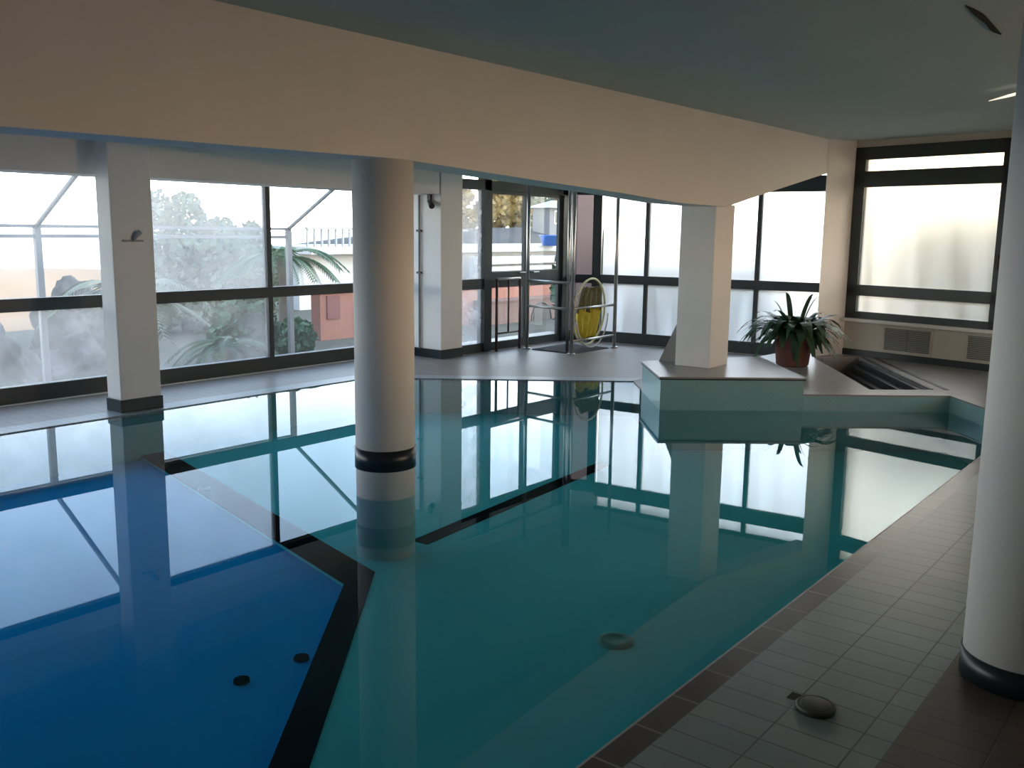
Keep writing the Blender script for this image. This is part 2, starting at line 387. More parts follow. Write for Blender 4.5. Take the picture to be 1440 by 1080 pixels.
# pillars
def pillar(name, x0, x1, y0, y1, z0, z1, label, basez, label_base=True):
    t = thing(name, label, 'pillar', ((x0 + x1) / 2, (y0 + y1) / 2, z0))
    c = t.location
    bm = BM(); box(bm, x0 - c.x, x1 - c.x, y0 - c.y, y1 - c.y, (basez - z0) if basez else 0, z1 - z0, .012); obj('shaft', bm, M_pillar, t)
    if basez:
        bm = BM(); box(bm, x0 - c.x - .008, x1 - c.x + .008, y0 - c.y - .008, y1 - c.y + .008, 0, basez - z0); setp(obj('base', bm, M_dark, t), label='dark tiled base')
    return t
pA = pillar('square_pillar', -7.43, -7.215, 3.875, 4.24, DZ, cz(4) + .02, 'white square pillar on the left pool edge, between the left windows', .11)
pB = pillar('square_pillar', -8.28, -7.556, 8.12, 8.50, DZ, cz(8.3) + .02, 'white square pillar left of the glazed doors, with a thin pipe on it', .11)
pC = pillar('square_pillar', -4.215, -3.86, 7.785, 8.17, .297, 1.80, 'white square pillar standing on the raised tiled platform', None)
# round columns
def column(cx, cy, r, z0, z1, label, rings):
    t = thing('round_column', label, 'column', (cx, cy, z0))
    bm = BM(); lathe(bm, [(0, 0), (r, 0), (r, z1 - z0), (0, z1 - z0)], 64); o = obj('shaft', bm, M_pillar, t)
    for p in o.data.polygons: p.use_smooth = abs(p.normal.z) < .5
    for a, b, m_, nm, lb in rings:
        bm = BM(); lathe(bm, [(r - .02, a - z0), (r + .006, a - z0), (r + .006, b - z0), (r - .02, b - z0)], 64); o = obj(nm, bm, m_, t)
        for p in o.data.polygons: p.use_smooth = abs(p.normal.z) < .5
        o['label'] = lb
    return t
column(-3.865, 3.675, .172, SH, 1.93, 'white round column rising from the pool water', [(.168, .288, M_ring, 'ring', 'dark tile ring above the water')])
column(-.486, 3.485, .187, DZ, cz(3.5) + .02, 'white round column on the tiled deck at right edge', [(DZ, .105, M_dark, 'base', 'dark tiled base')])

# platform under the pillar
t = empty('trim_10', (P0[0], P0[1], 0)); t['kind'] = 'structure'
pt = [P0, P1, (P1[0] + e2[0] * 1.4, P1[1] + e2[1] * 1.4), (P0[0] + e2[0] * .97, P0[1] + e2[1] * .97)]
rel = [(x - P0[0], y - P0[1]) for x, y in pt]
bm = BM(); prism(bm, rel, -.9, .27); obj('platform_body', bm, M_mosaic, t)
cx_ = sum(x for x, y in rel) / 4; cy_ = sum(y for x, y in rel) / 4
big = [(cx_ + (x - cx_) * 1.02, cy_ + (y - cy_) * 1.02) for x, y in rel]
bm = BM(); prism(bm, big, .27, .282); setp(obj('slab_edge', bm, M_dark, t))
bm = BM(); prism(bm, big, .282, .297); setp(obj('slab', bm, M_slab, t), label='pale stone top slab')

# door wall
XD = -7.65
DO, DD = (XD, 0.0), (0, 1)
bm = BM()
box(bm, XD - .1, XD + .1, 8.45, 10.85, 2.42, 2.75)
box(bm, -8.4, -7.56, 8.4, 8.56, -.3, .012)
struct('wall_door', bm, M_wall)
window('window_8', DO, DD, [(8.5, 8.97, .01, .12), (8.5, 8.97, .81, .94), (8.5, 8.54, .01, 2.04), (8.5, 10.82, 2.04, 2.16, .06), (8.5, 10.82, 2.40, 2.46), (8.96, 9.09, .01, 2.42, .06), (10.66, 10.80, .01, 2.42, .06)],
       [(8.53, 8.97, .115, .815, M_doorh), (8.53, 8.97, .935, 2.045, M_doorh), (8.53, 10.8, 2.155, 2.405, M_door)])
def door(name, s0, s1):
    root = empty(name, (XD, 0, 0)); root['kind'] = 'structure'
    bm = BM(); o = (0, 0)
    for f in ((s0, s0 + .06, .012, 2.04), (s1 - .06, s1, .012, 2.04), (s0 + .06, s1 - .06, .012, .115), (s0 + .06, s1 - .06, .815, 1.02), (s0 + .06, s1 - .06, 2.0, 2.04)):
        obox(bm, o, DD, f[0], f[1], -.022, .022, f[2], f[3])
    obj('door_frame', bm, M_frame, root)
    for z0, z1, mm in ((.11, .82, M_doorf), (1.015, 2.005, M_door)):
        bm = BM(); obox(bm, o, DD, s0 + .055, s1 - .055, -.004, .004, z0, z1); obj('glass_pane', bm, mm, root)
    bm = BM(); yh = s1 - .09 if s0 < 9.5 else s0 + .09
    tube(bm, [(.025, yh, 1.0), (.07, yh, 1.0), (.07, yh + (-.12 if s0 < 9.5 else .12), 1.0)], .01); setp(obj('door_handle', bm, M_chrome, root))
    return root
door('door_1', 9.09, 9.875); door('door_2', 9.88, 10.66)
# angled corner pane
C0 = Vector((XD + .02, 10.80)); C1 = Vector((-7.24, 10.99)); cd = (C1 - C0); cl = cd.length; cd = cd / cl
window('window_9', tuple(C0), tuple(cd), [(0, cl, .01, .16), (0, cl, .83, .95), (0, cl, 2.05, 2.25), (-.03, .05, .01, 2.1), (cl - .06, cl + .06, .01, 2.2, .07)],
       [(.04, cl - .05, .15, .835, M_door), (.04, cl - .05, .945, 2.055, M_door)])
bm = BM(); obox(bm, tuple(C0), tuple(cd), -.1, cl + .1, -.05, .1, 2.2, 2.75); struct('wall_corner', bm, M_wall)
# back glazed wall, frosted
bd = Vector((B1[0] - B0[0], B1[1] - B0[1])); bl = bd.length; bd /= bl
def bs(x): return (x - B0[0]) / bd.x
bms = [0.03, bs(-6.48), bs(-5.71), bs(-4.95), bs(-4.0)]
for i, (a, b) in enumerate(zip(bms, bms[1:])):
    fr_ = [(a, b, .01, .165, .05), (a, b, .84, .955, .045), (a, b, 2.06, 2.25, .05), (a, b, 2.40, 2.46, .05), (b - .028, b + .028, .16, 2.42)]
    r_ = window('window_%d' % (10 + i), B0, tuple(bd), fr_, [(a + .02, b - .02, .16, .845, M_frost), (a + .02, b - .02, .95, 2.065, M_frost), (a + .02, b - .02, 2.245, 2.405, M_frost)])
    bm = BM(); obox(bm, (0, 0), tuple(bd), b - .012, b + .012, -.075, -.035, 1.36, 1.46); obj('window_catch', bm, M_fixture, r_)
bm = BM(); obox(bm, B0, tuple(bd), -.1, bl + .1, -.08, .15, 2.44, 2.75); obox(bm, B0, tuple(bd), -.1, bl + .1, -.05, .15, -.3, .012); struct('wall_back', bm, M_wall)
# pier between back and right windows
bm = BM(); prism(bm, [(-3.90, 10.57), (-3.74, 11.03), (-3.70, 11.55), (-4.0, 11.55), (-4.0, 11.0)], 0, 2.75); struct('wall_pier', bm, M_wall)
# right wall with window
def rbox(bm, s0, s1, t0, t1, z0, z1): return obox(bm, tuple(R0), rd, s0, s1, t0, t1, z0, z1)
bm = BM()
rbox(bm, -.3, 6.2, 0, .2, -.2, .56); rbox(bm, -.3, 6.2, 0, .2, 2.52, 2.75); rbox(bm, 1.63, 6.2, 0, .2, .5, 2.6); rbox(bm, -.3, -.1, 0, .2, .5, 2.6)
struct('wall_right', bm, M_panel)
root = empty('window_14', (R0.x, R0.y, 0)); root['kind'] = 'structure'
bm = BM(); o0 = (0, 0)
for f in ((-.11, .02, .58, 2.53), (1.545, 1.645, .58, 2.53), (-.11, 1.645, .58, .66), (-.11, 1.645, .845, .97), (-.11, 1.645, 2.085, 2.262), (-.11, 1.645, 2.392, 2.53)):
    obox(bm, o0, rd, f[0], f[1], -.015, .06, f[2], f[3])
obox(bm, o0, rd, -.01, .02, .0, .05, .6, 2.5)
obj('window_frame', bm, M_frame, root)
for z0, z1, mm in ((.655, .85, M_frostr), (.965, 2.09, M_frostr), (2.257, 2.397, M_frostr)):
    bm = BM(); obox(bm, o0, rd, 0.0, 1.56, .026, .034, z0, z1); obj('window_pane', bm, mm, root)
bm = BM(); obox(bm, o0, rd, -.16, 1.70, -.10, .06, .545, .58); obj('window_sill', bm, M_sill, root)
bm = BM(); obox(bm, o0, rd, 1.57, 1.60, -.05, -.015, 1.2, 1.36); obj('window_catch', bm, M_fixture, root)
bm = BM(); rbox(bm, -.14, 5.8, -.012, .0, ZU, ZU + .075); struct('baseboard_right', bm, M_dark)
for i, (a, b) in enumerate(((.395, .955), (1.34, 1.90))):
    t = thing('vent_grille', ['grey slatted vent grille below the right window, nearer the potted plant', 'grey slatted vent grille below the right window, partly behind the round column'][i], 'vent', (*Rp((a + b) / 2), .235), -math.radians(12.5), 'vent grilles under the right window')
    h = (b - a) / 2
    bm = BM(); box(bm, -h, h, -.006, 0.0, 0, .275); obj('slats', bm, M_grille, t)
    bm = BM()
    for x0, x1, z0, z1 in ((-h, h, 0, .012), (-h, h, .263, .275), (-h, -h + .012, 0, .275), (h - .012, h, 0, .275)): box(bm, x0, x1, -.012, 0, z0, z1)
    obj('rim', bm, M_panel, t)
# unseen walls that close the room behind and beside the viewer
bm = BM(); box(bm, 2.2, 2.4, -4.4, 6.4, -.3, 2.9); box(bm, 2.2, 2.4, 9.4, 10.6, -.3, 2.9); box(bm, 2.2, 2.4, 6.3, 9.5, -.3, .7); box(bm, 2.2, 2.4, 6.3, 9.5, 1.7, 2.9); struct('wall_side', bm, M_panel)
window('window_15', (2.28, 6.4), (0, 1), [(0, 3, .7, .78), (0, 3, 1.62, 1.7), (0, .08, .7, 1.7), (1.46, 1.54, .7, 1.7), (2.92, 3, .7, 1.7)], [(.06, 1.48, .76, 1.64, M_frost), (1.52, 2.94, .76, 1.64, M_frost)])  # unseen window added to bring side daylight onto pillars and column
bm = BM(); box(bm, -8.5, 2.4, -4.5, -4.2, -1.3, 2.9); struct('wall_front', bm, M_panel)
# channel between platform and right wall
bm = BM()
def lerp(a, b, t): return (a[0] + (b[0] - a[0]) * t, a[1] + (b[1] - a[1]) * t)
for k, (z0, z1, w_) in enumerate(((-.32, -.02, .20), (-.32, .05, .12), (-.32, .11, .05))):
    d = Vector((TC[0] - TB[0], TC[1] - TB[1])); ln = d.length; d /= ln
    obox(bm, TB, d, .02, ln - .15, 0, w_, z0, z1)
obox(bm, TA, (Vector(TD) - Vector(TA)).normalized(), .02, 2.1, -.03, 0, -.32, ZU - .01)
struct('trim_11', bm, M_slate)
bm = BM(); d = (Vector(TC) - Vector(TB)).normalized(); obox(bm, TB, d, 0, 2.25, -.17, -.13, ZU - .004, ZU + .004); obox(bm, TB, d, 0, 2.2, -.03, 0, ZU - .004, ZU + .006); struct('trim_12', bm, M_slate)

# ------------------------------------------------------------------ things in the room
# potted plant
t = thing('potted_plant', 'bushy dark green plant in a red clay pot on the upper deck', 'potted plant', (-3.80, 9.64, ZU))
bm = BM(); lathe(bm, [(0, 0), (.155, 0), (.17, .02), (.2, .30), (.215, .30), (.222, .36), (.195, .36), (.185, .32), (0, .32)], 40); obj('pot', bm, M_tpot, t, True)
bm = BM(); lathe(bm, [(0, .325), (.12, .34), (.188, .325)], 24); obj('soil', bm, M_soil, t, True)
bm = BM(); rnd = random.Random(3)
def strap(bm, base, az, ln, rise, droop, wd, rnd, seg=8):
    d = Vector((math.cos(az), math.sin(az), 0)); sd = Vector((-d.y, d.x, 0)); prev = None
    for k in range(seg + 1):
        u = k / seg
        p = Vector(base) + d * (ln * (u * (1 - .18 * u * droop))) + Vector((0, 0, rise * math.sin(u * PI * .5) * 1.0 - droop * ln * u ** 2.4))
        w_ = wd * math.sin(PI * min(.98, .12 + .88 * u)) ** .7 + .002
        tilt = Vector((0, 0, -.25 * w_))
        ring = [bm.verts.new(p - sd * w_ - tilt * -.6), bm.verts.new(p + Vector((0, 0, -.12 * w_))), bm.verts.new(p + sd * w_ - tilt * -.6)]
        if prev:
            bm.faces.new((prev[0], prev[1], ring[1], ring[0])); bm.faces.new((prev[1], prev[2], ring[2], ring[1]))
        prev = ring
for k in range(120):
    az = rnd.uniform(0, 2 * PI); ln = rnd.uniform(.22, .58); rise = rnd.uniform(.06, .34); dr = rnd.uniform(.2, .75)
    strap(bm, (rnd.uniform(-.08, .08), rnd.uniform(-.08, .08), .34), az, ln, rise, dr, rnd.uniform(.03, .055), rnd)
for az, rise in ((-.4, .46), (2.4, .44), (3.3, .36), (.6, .42), (1.2, .4)):
    strap(bm, (.05 * math.cos(az), .05 * math.sin(az), .34), az, .2, rise, .05, .028, rnd)
for k in range(40):
    az = rnd.uniform(0, 2 * PI); strap(bm, (.1 * math.cos(az), .1 * math.sin(az), .34), az, rnd.uniform(.42, .62), rnd.uniform(.12, .3), rnd.uniform(.3, .7), rnd.uniform(.03, .05), rnd)
obj('foliage', bm, M_leaf, t)

# leaning wedge beside the platform pillar
t_ = BM(); y0, y1 = 7.93, 8.05
v = [(-4.47, .297), (-4.215, .297), (-4.215, .80), (-4.27, .76)]
a = [t_.verts.new((x, y0 + (x + 4.47) * .2, z)) for x, z in v]; b = [t_.verts.new((x, y1 + (x + 4.47) * .2, z)) for x, z in v]
t_.faces.new(a); t_.faces.new(b[::-1])
for k in range(4): t_.faces.new((a[k], b[k], b[(k + 1) % 4], a[(k + 1) % 4]))
tag(obj('wedge_prop', t_, M_wedge), 'taupe triangular wedge leaning on the left of the platform pillar', 'wedge')

# deck drain cover
t = thing('drain_cover', 'round dark metal drain cover on the pale green deck tiles', 'drain cover', (-.957, 2.806, DZ + .006))
bm = BM(); lathe(bm, [(0, 0), (.062, 0), (.064, .014), (.058, .02), (.05, .018)], 40); obj('rim', bm, M_disc, t, True)
bm = BM(); lathe(bm, [(.051, .010), (.049, .0195), (.045, .0205), (0, .021)], 40); obj('lid', bm, mat('drain_lid', (.06, .065, .055), .55, .3, var=.3, scale=40), t, True)
bm = BM(); box(bm, -1.06, -1.01, 2.82, 2.87, DZ + .0062, DZ + .0075); tag(obj('cement_patch', bm, mat('cement', (.055, .06, .055), .9, var=.3, scale=30)), 'small broken tile patch showing dark cement beside the drain cover', 'patch')

# pipe and spotlight on the far-left pillar
t = thing('wall_pipe', 'thin grey vertical pipe on the pillar left of the doors', 'pipe', (-7.895, 8.098, .11))
bm = BM(); tube(bm, [(0, 0, 0), (0, 0, 1.84)], .014); obj('tube', bm, mat('grey_pipe', (.22, .22, .22), .5), t)
for z in (.92, 1.42):
    bm = BM(); box(bm, -.035, .035, -.016, .012, z - .012, z + .012); obj('clip', bm, M_fixture, t)
t = thing('spotlight', 'small dark spotlight bracket high on the pillar left of the doors', 'spotlight', (-7.72, 8.11, 1.86))
bm = BM(); box(bm, -.025, .025, -.03, .0, 0, .11); obj('bracket', bm, M_fixture, t)
bm = BM(); tube(bm, [(0, -.02, .01), (.05, -.05, -.01), (.11, -.09, -.045)], [.022, .03, .036]); obj('lamp_head', bm, M_fixture, t)
t = thing('spotlight', 'faint grey spotlight bracket on the pillar at the left pool edge', 'spotlight', (-7.212, 4.05, 1.42))
Mg = mat('grey_fixture', (.3, .32, .33), .5)
bm = BM(); box(bm, 0, .012, -.09, .09, -.008, .008); obj('bracket', bm, Mg, t)
bm = BM(); tube(bm, [(.01, 0, .0), (.03, .015, .04), (.035, .05, .075)], [.01, .018, .024]); obj('lamp_head', bm, Mg, t)

# steel tube barrier by the doors, floor to soffit
t = thing('tube_barrier', 'steel tube barrier with three tall posts in front of the doors', 'barrier', (-6.63, 9.53, DZ))
ps = [(-.78, .09), (0, 0), (0, 1.0)]
for k, (x, y) in enumerate(ps):
    bm = BM(); tube(bm, [(x, y, 0), (x, y, cz(9.6) - DZ)], .024, 12); tube(bm, [(x, y, 0), (x, y, .02)], .05, 14); obj('post', bm, M_chrome, t, True)
bm = BM(); tube(bm, [(-.16, .13, 0), (-.16, .13, cz(9.6) - DZ)], .02, 12); obj('post', bm, M_chrome, t, True)
for a, b, z in ((0, 1, .90), (0, 1, .57), (1, 2, .58), (1, 2, .17)):
    bm = BM(); tube(bm, [(*ps[a], z), (*ps[b], z)], .017, 10); obj('rail', bm, M_chrome, t, True)
t = thing('low_gate', 'low red brown steel gate in front of the left door leaf', 'gate', (-7.52, 9.36, DZ))
for y in (-.24, .24):
    bm = BM(); tube(bm, [(0, y, 0), (0, y, .93)], .018, 10); obj('post', bm, M_rust, t, True)
bm = BM(); tube(bm, [(0, -.24, .925), (0, .24, .925)], .018, 10); obj('top_rail', bm, M_chrome, t, True)
bm = BM(); tube(bm, [(0, -.24, .23), (0, .24, .23)], .012, 8); obj('lower_rail', bm, M_rust, t, True)
bm = BM(); tube(bm, [(0, 0.0, .23), (0, 0.0, .92)], .012, 8); obj('bar', bm, M_rust, t, True)
# floor grate
t = thing('floor_grate', 'dark square grate set in the floor by the tube barrier', 'grate', (-6.97, 10.02, DZ), math.radians(0))
bm = BM(); box(bm, -.33, .33, -.44, .40, 0, .008); obj('tray', bm, M_grate, t)
bm = BM()
for k in range(14): box(bm, -.32 + k * .047, -.30 + k * .047, -.43, .39, .008, .016)
obj('bars', bm, M_grate, t)
# hoop with yellow net
t = thing('hoop_net', 'tall pale hoop with a yellow net cloth, leaning by the corner window', 'hoop net', (-6.78, 10.14, DZ), math.radians(0))
bm = BM(); n = 40
tube(bm, [(.03 * math.sin(2 * PI * k / n), .36 * math.cos(2 * PI * k / n), .50 + .435 * math.sin(2 * PI * k / n)) for k in range(n)], .014, 8, True); obj('hoop', bm, M_hoop, t, True)
bm = BM(); tube(bm, [(.05, .37 * math.cos(a_), .46 + .42 * math.sin(a_)) for a_ in [PI * 1.05 + k * PI * .95 / 16 for k in range(17)]], .010, 8); setp(obj('rope', bm, mat('white_rope', (.6, .6, .58), .8), t, True), label='pale hanging rope')
bm = BM(); rnd = random.Random(5); g = []
for i in range(13):
    row = []; v_ = i / 12; z = .82 - .66 * v_; hw = .30 * math.sqrt(max(.1, 1 - ((z - .50) / .46) ** 2))
    for j in range(17):
        u = -1 + 2 * j / 16
        row.append(bm.verts.new((.02 + .035 * math.sin(j * 1.7 + i * .4) + rnd.uniform(-.008, .008) - .05 * v_, hw * u * .92, z + .012 * math.sin(j * 2.3))))
    g.append(row)
up = []; 
for i in range(12):
    for j in range(16): bm.faces.new((g[i][j], g[i][j + 1], g[i + 1][j + 1], g[i + 1][j]))
bmu = bm.copy()
bmesh.ops.delete(bm, geom=[f for f in bm.faces if f.calc_center_median().z > .52], context='FACES')
bmesh.ops.delete(bmu, geom=[f for f in bmu.faces if f.calc_center_median().z <= .52], context='FACES')
for nm, b_, mm, lb in (('net', bm, M_yellow, 'bright yellow lower net'), ('net_lining', bmu, mat('olive_net', (.17, .165, .085), .8, var=.3, scale=25, bump=.2), 'dull olive upper net')):
    me = obj(nm, b_, mm, t, True)
    sm = me.modifiers.new('thickness', 'SOLIDIFY'); sm.thickness = .012
    me['label'] = lb

# tube lamp under the ceiling, its end showing beside the round column
t = thing('ceiling_light', 'thin lit tube lamp under the ceiling, its end beside the round column', 'ceiling light', (-1.63, 7.52, 2.5), math.radians(-50))
m_, nt, out = newmat('lit_tube'); L = nt.links
b_ = N(nt, 'ShaderNodeBsdfPrincipled'); b_.inputs['Base Color'].default_value = (.85, .78, .68, 1); b_.inputs['Roughness'].default_value = .3
nz_ = N(nt, 'ShaderNodeTexNoise'); nz_.inputs['Scale'].default_value = 3
L.new(nz_.outputs['Fac'], b_.inputs['Coat Weight'])
b_.inputs['Emission Color'].default_value = (1, .84, .64, 1); b_.inputs['Emission Strength'].default_value = .8
L.new(b_.outputs[0], out.inputs[0])
bm = BM(); tube(bm, [(0, 0, 0), (.25, 0, 0), (1.4, 0, 0)], [.002, .010, .012], 12); obj('tube', bm, m_, t, True)
bm = BM(); box(bm, .45, 1.4, -.012, .012, .010, .066); obj('housing', bm, M_ceil, t)

# torn dark flap on the ceiling
bm = BM(); n = 14; lo = []; hi = []
for k in range(n + 1):
    u = k / n; y = 4.53 + .78 * u; w_ = .002 + .013 * math.sin(PI * u) ** .8 * (1 + .4 * math.sin(9 * u)); x = -1.11 + .012 * math.sin(5 * u)
    zc = cz(y) - .004
    lo.append((bm.verts.new((x - w_, y, zc - .012 * math.sin(PI * u))), bm.verts.new((x + w_ * .6, y, zc)), bm.verts.new((x + w_ * .6, y, zc + .006)), bm.verts.new((x - w_, y, zc + .004))))
for a, b in zip(lo, lo[1:]):
    for k in range(4): bm.faces.new((a[k], a[(k + 1) % 4], b[(k + 1) % 4], b[k]))
bm.faces.new(lo[0][::-1]); bm.faces.new(lo[-1])
tag(obj('ceiling_tear', bm, mat('black_gap', (.006, .012, .012), .9)), 'black torn strip hanging from the ceiling at top right', 'torn strip')

# ------------------------------------------------------------------ outside
bm = BM()
prism(bm, [(-8.45, -12), (-8.45, 11.5), (-4, 11.9), (2.5, 10.4), (2.5, -12), (30, -12), (30, 30), (-30, 60), (-60, 60), (-26, 14), (-24, -12)], -1.6, -.45)
o = struct('ground', bm, M_ground)
bm = BM(); flat(bm, [(-700, -500), (-24, -500), (-24, 14), (-60, 60), (-60, 500), (-700, 700)], -1.2); struct('sea', bm, M_sea)
def blob(bm, c, r, seed, n=3, rough=.25):
    rr = random.Random(seed); s0 = len(bm.verts)
    ret = bmesh.ops.create_icosphere(bm, subdivisions=n, radius=1)
    ph = [rr.uniform(0, 6) for _ in range(6)]
    for v in ret['verts']:
        q = v.co; k = 1 + rough * (math.sin(3 * q.x + ph[0]) * math.sin(3 * q.y + ph[1]) + .5 * math.sin(6 * q.z + ph[2]) * math.sin(5 * q.x + ph[3]))
        v.co = Vector((c[0] + q.x * r[0] * k, c[1] + q.y * r[1] * k, c[2] + q.z * r[2] * k))
bm = BM(); blob(bm, (-22, 7, -.8), (4, 11, 1.28), 4, 4, .08); struct('sand_bank', bm, M_sand, smooth=True)
bm = BM(); blob(bm, (-29.5, 38, -1), (6, 20, 2.85), 8, 4, .05); struct('hillside', bm, M_hill, smooth=True)
from mathutils import noise as mnoise
def rough_up(bm, seed):
    for v in bm.verts:
        q = v.co.copy() + Vector((seed, 0, 0)); d = v.co.normalized()
        v.co += d * (.16 * mnoise.noise(q * 2.5) + .09 * mnoise.noise(q * 6) + .05 * mnoise.noise(q * 14))
rocks = ((-15.0, 7.3, -.25, (.65, .7, .75), 'grey boulder farthest right beyond the leftmost window, near the pillar'), (-15.8, 5.7, -.2, (.65, .65, .75), 'large grey boulder at back of the rocks beyond the leftmost window'),
         (-11.4, 4.6, -.35, (.4, .42, .6), 'low grey boulder at the left border, outside the glass'),
         (-13.0, 4.7, -.25, (.4, .4, .75), 'upright grey boulder behind the low one at the left border'), (-11.5, 5.6, -.35, (.38, .4, .5), 'small boulder of the rocks nearest the pool edge pillar'))
for k, (x, y, z, r, lab) in enumerate(rocks):
    bm = BM(); blob(bm, (0, 0, 0), r, 20 + k, 5, .2); rough_up(bm, 20 + k); o = obj('boulder', bm, M_rock, smooth=True); o.location = (x, y, z); tag(o, lab, 'boulder', 'boulders in the garden')

def leaf_cloud(bm, c, r, n, size, rnd, shell=.5):
    for _ in range(n):
        while True:
            p = Vector((rnd.uniform(-1, 1), rnd.uniform(-1, 1), rnd.uniform(-1, 1)))
            if shell < p.length < 1: break
        p = Vector((c[0] + p.x * r[0], c[1] + p.y * r[1], c[2] + p.z * r[2]))
        u = Vector((rnd.gauss(0, 1), rnd.gauss(0, 1), rnd.gauss(0, 1))).normalized(); w_ = u.orthogonal().normalized(); s_ = size * rnd.uniform(.6, 1.4)
        a = bm.verts.new(p - u * s_); b = bm.verts.new(p + w_ * s_ * .5); c_ = bm.verts.new(p + u * s_); d_ = bm.verts.new(p - w_ * s_ * .5)
        bm.faces.new((a, b, c_, d_))
def tree(x, y, z0, clouds, m_, label, seed, n=900, size=.1, trunk=.12, group=None, name='tree'):
    rnd = random.Random(seed); t = thing(name, label, 'tree', (x, y, z0), group=group)
    bm = BM(); zt = max(c[0][2] for c in clouds)
    tube(bm, [(0, 0, 0), (.05, .03, zt * .5), (0, 0, zt)], [trunk, trunk * .8, trunk * .35], 8)
    for c, r in clouds: tube(bm, [(0, 0, zt * .4), c], [trunk * .5, trunk * .15], 6)
    obj('trunk', bm, M_bark, t)
    bm = BM()
    for c, r in clouds: leaf_cloud(bm, c, r, n, size, rnd)
    obj('foliage', bm, m_, t)
    return t
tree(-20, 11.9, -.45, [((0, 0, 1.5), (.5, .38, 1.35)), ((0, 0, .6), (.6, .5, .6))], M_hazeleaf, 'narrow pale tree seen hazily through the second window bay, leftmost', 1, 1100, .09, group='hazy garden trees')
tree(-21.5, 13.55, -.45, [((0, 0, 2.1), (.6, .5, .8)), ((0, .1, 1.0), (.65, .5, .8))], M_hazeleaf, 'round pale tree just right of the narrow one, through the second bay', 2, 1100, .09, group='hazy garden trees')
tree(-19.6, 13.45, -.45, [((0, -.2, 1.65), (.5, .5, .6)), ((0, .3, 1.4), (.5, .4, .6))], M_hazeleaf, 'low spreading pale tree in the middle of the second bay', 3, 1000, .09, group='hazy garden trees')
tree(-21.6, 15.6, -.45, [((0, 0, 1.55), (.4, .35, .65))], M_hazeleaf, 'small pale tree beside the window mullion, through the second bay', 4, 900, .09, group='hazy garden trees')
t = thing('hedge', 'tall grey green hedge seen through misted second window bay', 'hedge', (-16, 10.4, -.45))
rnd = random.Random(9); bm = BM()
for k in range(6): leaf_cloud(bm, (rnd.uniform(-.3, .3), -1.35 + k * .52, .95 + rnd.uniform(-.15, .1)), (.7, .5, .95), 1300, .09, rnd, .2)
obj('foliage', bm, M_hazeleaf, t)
for k in range(4):
    bm = BM(); tube(bm, [(0, -1.2 + k * .75, 0), (0, -1.2 + k * .75, 1.2)], .05, 6); obj('stem', bm, M_bark, t)
def bush(x, y, z, r, label, seed, m_=M_bush, n=1400, size=.07):
    rnd = random.Random(seed); t = thing('bush', label, 'bush', (x, y, z), group='garden bushes')
    bm = BM(); leaf_cloud(bm, (0, 0, r[2] * .9), r, n, size, rnd, .15); obj('foliage', bm, m_, t)
    bm = BM()
    for k in range(4): tube(bm, [(0, 0, -.05), (math.cos(k * 1.6) * r[0] * .5, math.sin(k * 1.6) * r[1] * .5, r[2])], .02, 6)
    obj('branches', bm, M_bark, t)
bush(-10.6, 7.5, -.45, (.4, .5, .62), 'dark green garden bush below the second window bay, beside the mullion', 31)
bush(-11.9, 9.35, -.45, (.3, .35, .3), 'low dark bush under the palm tree', 33)
# palms
def frond(bm, base, az, ln, up, rnd):
    d = Vector((math.cos(az), math.sin(az), 0)); sd = Vector((-d.y, d.x, 0)); pts = []
    for k in range(13):
        u = k / 12; pts.append(Vector(base) + d * ln * u + Vector((0, 0, up * ln * u - (.55 + .5 * up) * ln * u * u)))
    tube(bm, pts, [.014 * (1 - .8 * k / 12) for k in range(13)], 5)
    for k in range(2, 13):
        for q in (0, .5):
            i = min(k, 11); p = pts[i].lerp(pts[min(i + 1, 12)], q); tdir = (pts[min(i + 1, 12)] - pts[i - 1]).normalized()
            L_ = ln * .28 * (1 - abs(k / 12 - .45) * .9)
            for s_ in (-1, 1):
                tip = p + sd * s_ * L_ * .75 + tdir * L_ * .65 + Vector((0, 0, -.22 * L_)); w_ = tdir * .013
                a = bm.verts.new(p - w_); b = bm.verts.new(p + w_); m2 = bm.verts.new(p.lerp(tip, .6) + w_ * 1.1 + Vector((0, 0, .02))); c = bm.verts.new(tip)
                bm.faces.new((a, b, m2)); bm.faces.new((a, m2, c))
def palm(x, y, z, h, nf, ln, label, seed, m_):
    rnd = random.Random(seed); t = thing('palm_tree', label, 'palm tree', (x, y, z), group='garden palms')
    bm = BM(); tube(bm, [(0, 0, -.05), (.04, .02, h * .3), (.0, .06, h * .6), (.02, .03, h)], [.16, .13, .12, .14], 10); obj('trunk', bm, M_bark, t, True)
    bm = BM()
    for k in range(nf): frond(bm, (0, .03, h), 2 * PI * k / nf + rnd.uniform(-.2, .2), ln * rnd.uniform(.8, 1.1), rnd.uniform(.1, 1.0), rnd)
    obj('fronds', bm, m_, t)
palm(-13, 10.0, -.45, 1.5, 20, 1.05, 'palm tree behind the window mullion, by the terrace', 41, M_bush)
palm(-9.3, 6.35, -.45, .6, 14, .7, 'low palm with drooping fronds under the second window bay', 42, M_bush)
palm(-12.1, 6.7, -.45, 1.05, 12, 1.2, 'pale palm half hidden behind the pool edge pillar, one frond showing on its left', 43, M_hazeleaf)
